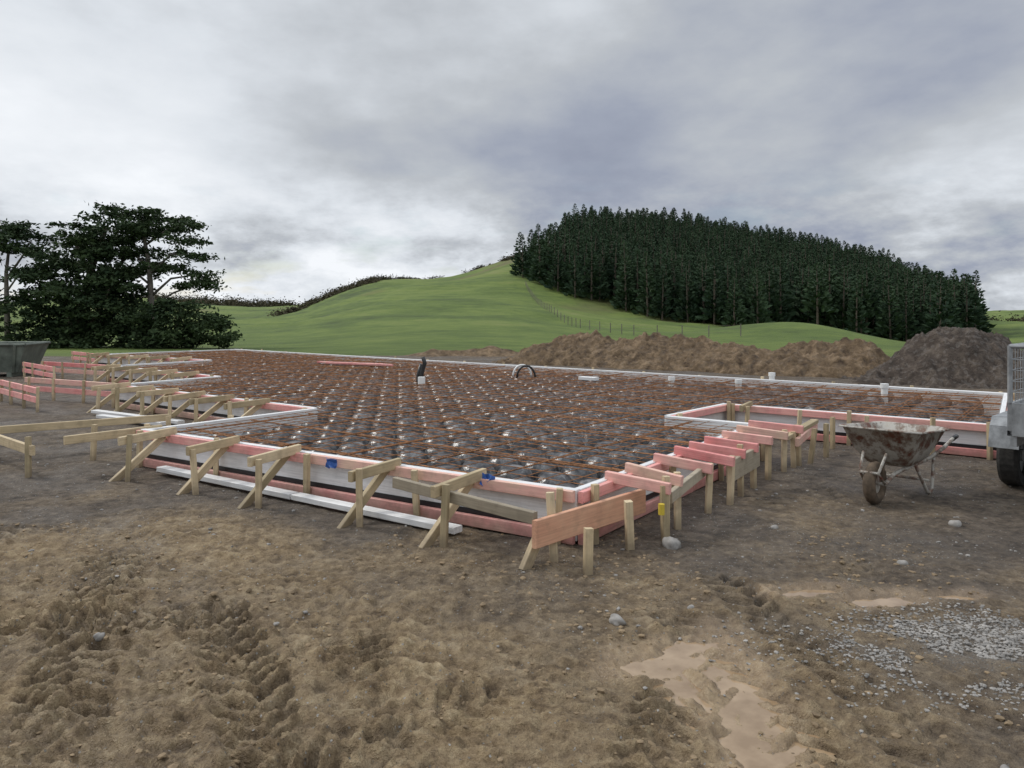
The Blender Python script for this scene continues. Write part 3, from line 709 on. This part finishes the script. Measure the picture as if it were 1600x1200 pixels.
for y in np.arange(122,306,sp):
    for x in np.arange(-5,190,sp):
        xx=x+random.uniform(-1.2,1.2); yy=y+random.uniform(-1.2,1.2); t=xx/yy
        y1=np.interp(t,[0,.05,.075,.10,.45,.55,.59],[200,215,285,305,300,260,200])
        if t<.010 or t>.590: continue
        y0=np.interp(t,fp_t,fp_y0)+4*math.sin(xx*.13)+2*math.sin(xx*.41)
        if yy<y0 or yy>y1: continue
        edge_=(yy-y0)<5
        m=random.choice(PM[:4]) if not (edge_ and t>.25) else random.choice(PM[2:])
        o=bpy.data.objects.new('pine',m); z=float(terrain(np.array([xx]),np.array([yy]))[0])
        s=random.uniform(.76,1.10); o.location=(xx,yy,z); o.scale=(s*random.uniform(.9,1.25),s*1.05,s*random.uniform(.90,1.04)); o.rotation_euler=(random.gauss(0,.025),random.gauss(0,.025),random.uniform(0,6.28))
        link(o,forest); cnt+=1
print('pines',cnt)
# ---------------------------------------------------------------- scrub on ridges
def scrub(path,n,w,h,name='scrub_hedge',size=.35):
    C=[]
    for i in range(n):
        k=random.uniform(0,len(path)-1); j=int(k); f=k-j; j2=min(j+1,len(path)-1)
        x=path[j][0]*(1-f)+path[j2][0]*f+random.gauss(0,w); y=path[j][1]*(1-f)+path[j2][1]*f+random.gauss(0,w*1.5)
        z=float(terrain(np.array([x]),np.array([y]))[0]); r=random.uniform(.5,1)*h
        q=rng.normal(0,1,(60,3))*np.array([r*.5,r*.5,r*.33]); q[:,2]=np.abs(q[:,2]); C.append(q+np.array([x,y,z]))
    leafmesh(name,np.concatenate(C),size,M_scrub,None)
scrub([(-64,215),(-57,240),(-54,262),(-50,285)],120,1.6,2.6)
scrub([(-54,290),(-46,300),(-28,302)],90,1.8,2.6)
scrub([(-180,440),(-150,450),(-128,452)],150,4,6,size=.6)
scrub([(-200,600),(-240,600),(-300,600)],120,6,9,size=.8)
scrub([(-2,290),(2,285),(6,275)],30,3,2)
scrub([(-16,300),(-10,300)],14,2,2)
scrub([(190,300),(220,310),(330,320)],90,5,5,size=.5)
# ---------------------------------------------------------------- fence
fe=empty('paddock_fence'); mb=MB()
path=[(3.0,172),(6.0,120),(8.5,98),(13,84),(19,76),(24,72)]
prev=None
for j in range(len(path)-1):
    L=math.dist(path[j],path[j+1]); k=int(L/2.6)
    for i in range(k):
        t=i/k; x=path[j][0]*(1-t)+path[j+1][0]*t; y=path[j][1]*(1-t)+path[j+1][1]*t; z=float(terrain(np.array([x]),np.array([y]))[0])
        mb.tube([(x,y,z-.2),(x,y,z+1.15)],.05,6)
        if prev:
            for hh in (.4,.75,1.05): mb.tube([(prev[0],prev[1],prev[2]+hh),(x,y,z+hh)],.008,3)
        prev=(x,y,z)
mb.obj('posts_and_wire',M_bark2,fe)
# ---------------------------------------------------------------- sky
w=bpy.data.worlds.new('World'); scene.world=w; w.use_nodes=True; nt=w.node_tree; bg=nt.nodes['Background']
SUN_EL,SUN_AZ=math.radians(42),math.radians(-62)   # azimuth from +Y toward +X
sky=N(nt,'ShaderNodeTexSky',sky_type='NISHITA'); sky.sun_disc=False; sky.sun_elevation=SUN_EL; sky.sun_rotation=SUN_AZ
g=tc(nt,'Generated'); sp=N(nt,'ShaderNodeSeparateXYZ'); nt.links.new(g,sp.inputs[0])
den=math_(nt,'ADD',math_(nt,'MAXIMUM',sp.outputs[2],0.0),.18)
cb=N(nt,'ShaderNodeCombineXYZ'); nt.links.new(math_(nt,'DIVIDE',sp.outputs[0],den),cb.inputs[0]); nt.links.new(math_(nt,'DIVIDE',sp.outputs[1],den),cb.inputs[1])
P=cb.outputs[0]
nA=noise(nt,scaled(nt,P,(.50,.42,1)),1,5,.5); nB=noise(nt,scaled(nt,P,(2.2,1.5,1)),1,5,.6); nC=noise(nt,scaled(nt,g,(7,7,16)),1,6,.62)
lowm=N(nt,'ShaderNodeMapRange',interpolation_type='SMOOTHSTEP'); nt.links.new(sp.outputs[2],lowm.inputs[0]); lowm.inputs[1].default_value=.20; lowm.inputs[2].default_value=.03
low=lowm.outputs[0]
f=math_(nt,'ADD',math_(nt,'MULTIPLY',nA,.84),math_(nt,'MULTIPLY',nB,.16))
f=math_(nt,'ADD',f,math_(nt,'MULTIPLY',math_(nt,'SUBTRACT',nC,.5),math_(nt,'ADD',math_(nt,'MULTIPLY',low,.85),.10)))
f=math_(nt,'ADD',f,.09)
def lobe(d,c0,c1,amt):
    v=Vector(d).normalized(); dp=N(nt,'ShaderNodeVectorMath',operation='DOT_PRODUCT'); nt.links.new(g,dp.inputs[0]); dp.inputs[1].default_value=v
    mr=N(nt,'ShaderNodeMapRange',interpolation_type='SMOOTHSTEP'); nt.links.new(dp.outputs['Value'],mr.inputs[0]); mr.inputs[1].default_value=c0; mr.inputs[2].default_value=c1; mr.inputs[3].default_value=0; mr.inputs[4].default_value=amt
    return mr.outputs[0]
for d,c0,c1,amt in (((-.46,1,.20),.93,1.0,.10),((-.30,1,.045),.975,1,.12),((-.12,1,.04),.98,1,.10),((-.28,1,.13),.985,1,-.12),((.02,1,.13),.97,1,-.08),((.33,1,.20),.92,1,-.12),((.63,1,.05),.97,1,.12),((.15,1,.42),.95,1,.03),((-.75,1,.18),.95,1,.05)):
    f=math_(nt,'ADD',f,lobe(d,c0,c1,amt))
cloud=ramp(nt,f,[(.34,(.235,.265,.355)),(.46,(.345,.38,.465)),(.56,(.50,.53,.57)),(.66,(.72,.76,.81)),(.8,(.92,.95,.99))])
skc=mix(nt,1.0,sky.outputs[0],(.10,.10,.10),'MULTIPLY')
hole=ramp(nt,noise(nt,scaled(nt,g,(5,5,18)),1.0,5,.6),[(.52,0.0),(.62,1.0)])
col=mix(nt,math_(nt,'MULTIPLY',math_(nt,'MULTIPLY',hole,low),.55),cloud,skc)
zen=N(nt,'ShaderNodeMapRange',interpolation_type='SMOOTHSTEP'); nt.links.new(sp.outputs[2],zen.inputs[0]); zen.inputs[1].default_value=.45; zen.inputs[2].default_value=1; zen.inputs[3].default_value=1; zen.inputs[4].default_value=2.1
cz=N(nt,'ShaderNodeVectorMath',operation='SCALE'); nt.links.new(col,cz.inputs[0]); nt.links.new(zen.outputs[0],cz.inputs['Scale'])
nt.links.new(cz.outputs[0],bg.inputs['Color']); bg.inputs['Strength'].default_value=1.0
sl=bpy.data.lights.new('sun','SUN'); sl.energy=1.5; sl.angle=math.radians(10); sl.color=(1,.96,.9)
so=link(bpy.data.objects.new('sun',sl))
sd=Vector((math.sin(SUN_AZ)*math.cos(SUN_EL),math.cos(SUN_AZ)*math.cos(SUN_EL),math.sin(SUN_EL)))
so.rotation_euler=sd.to_track_quat('Z','Y').to_euler()
# ---------------------------------------------------------------- camera
cam=bpy.data.cameras.new('camera'); cam.lens=27.68; cam.sensor_width=36; cam.shift_y=-115/1600; cam.clip_end=5000; cam.clip_start=.05
co=link(bpy.data.objects.new('camera',cam)); co.location=(0,0,1.75); co.rotation_euler=(math.radians(90),0,0)
scene.camera=co
scene.view_settings.view_transform='Standard'; scene.view_settings.look='None'; scene.view_settings.exposure=0
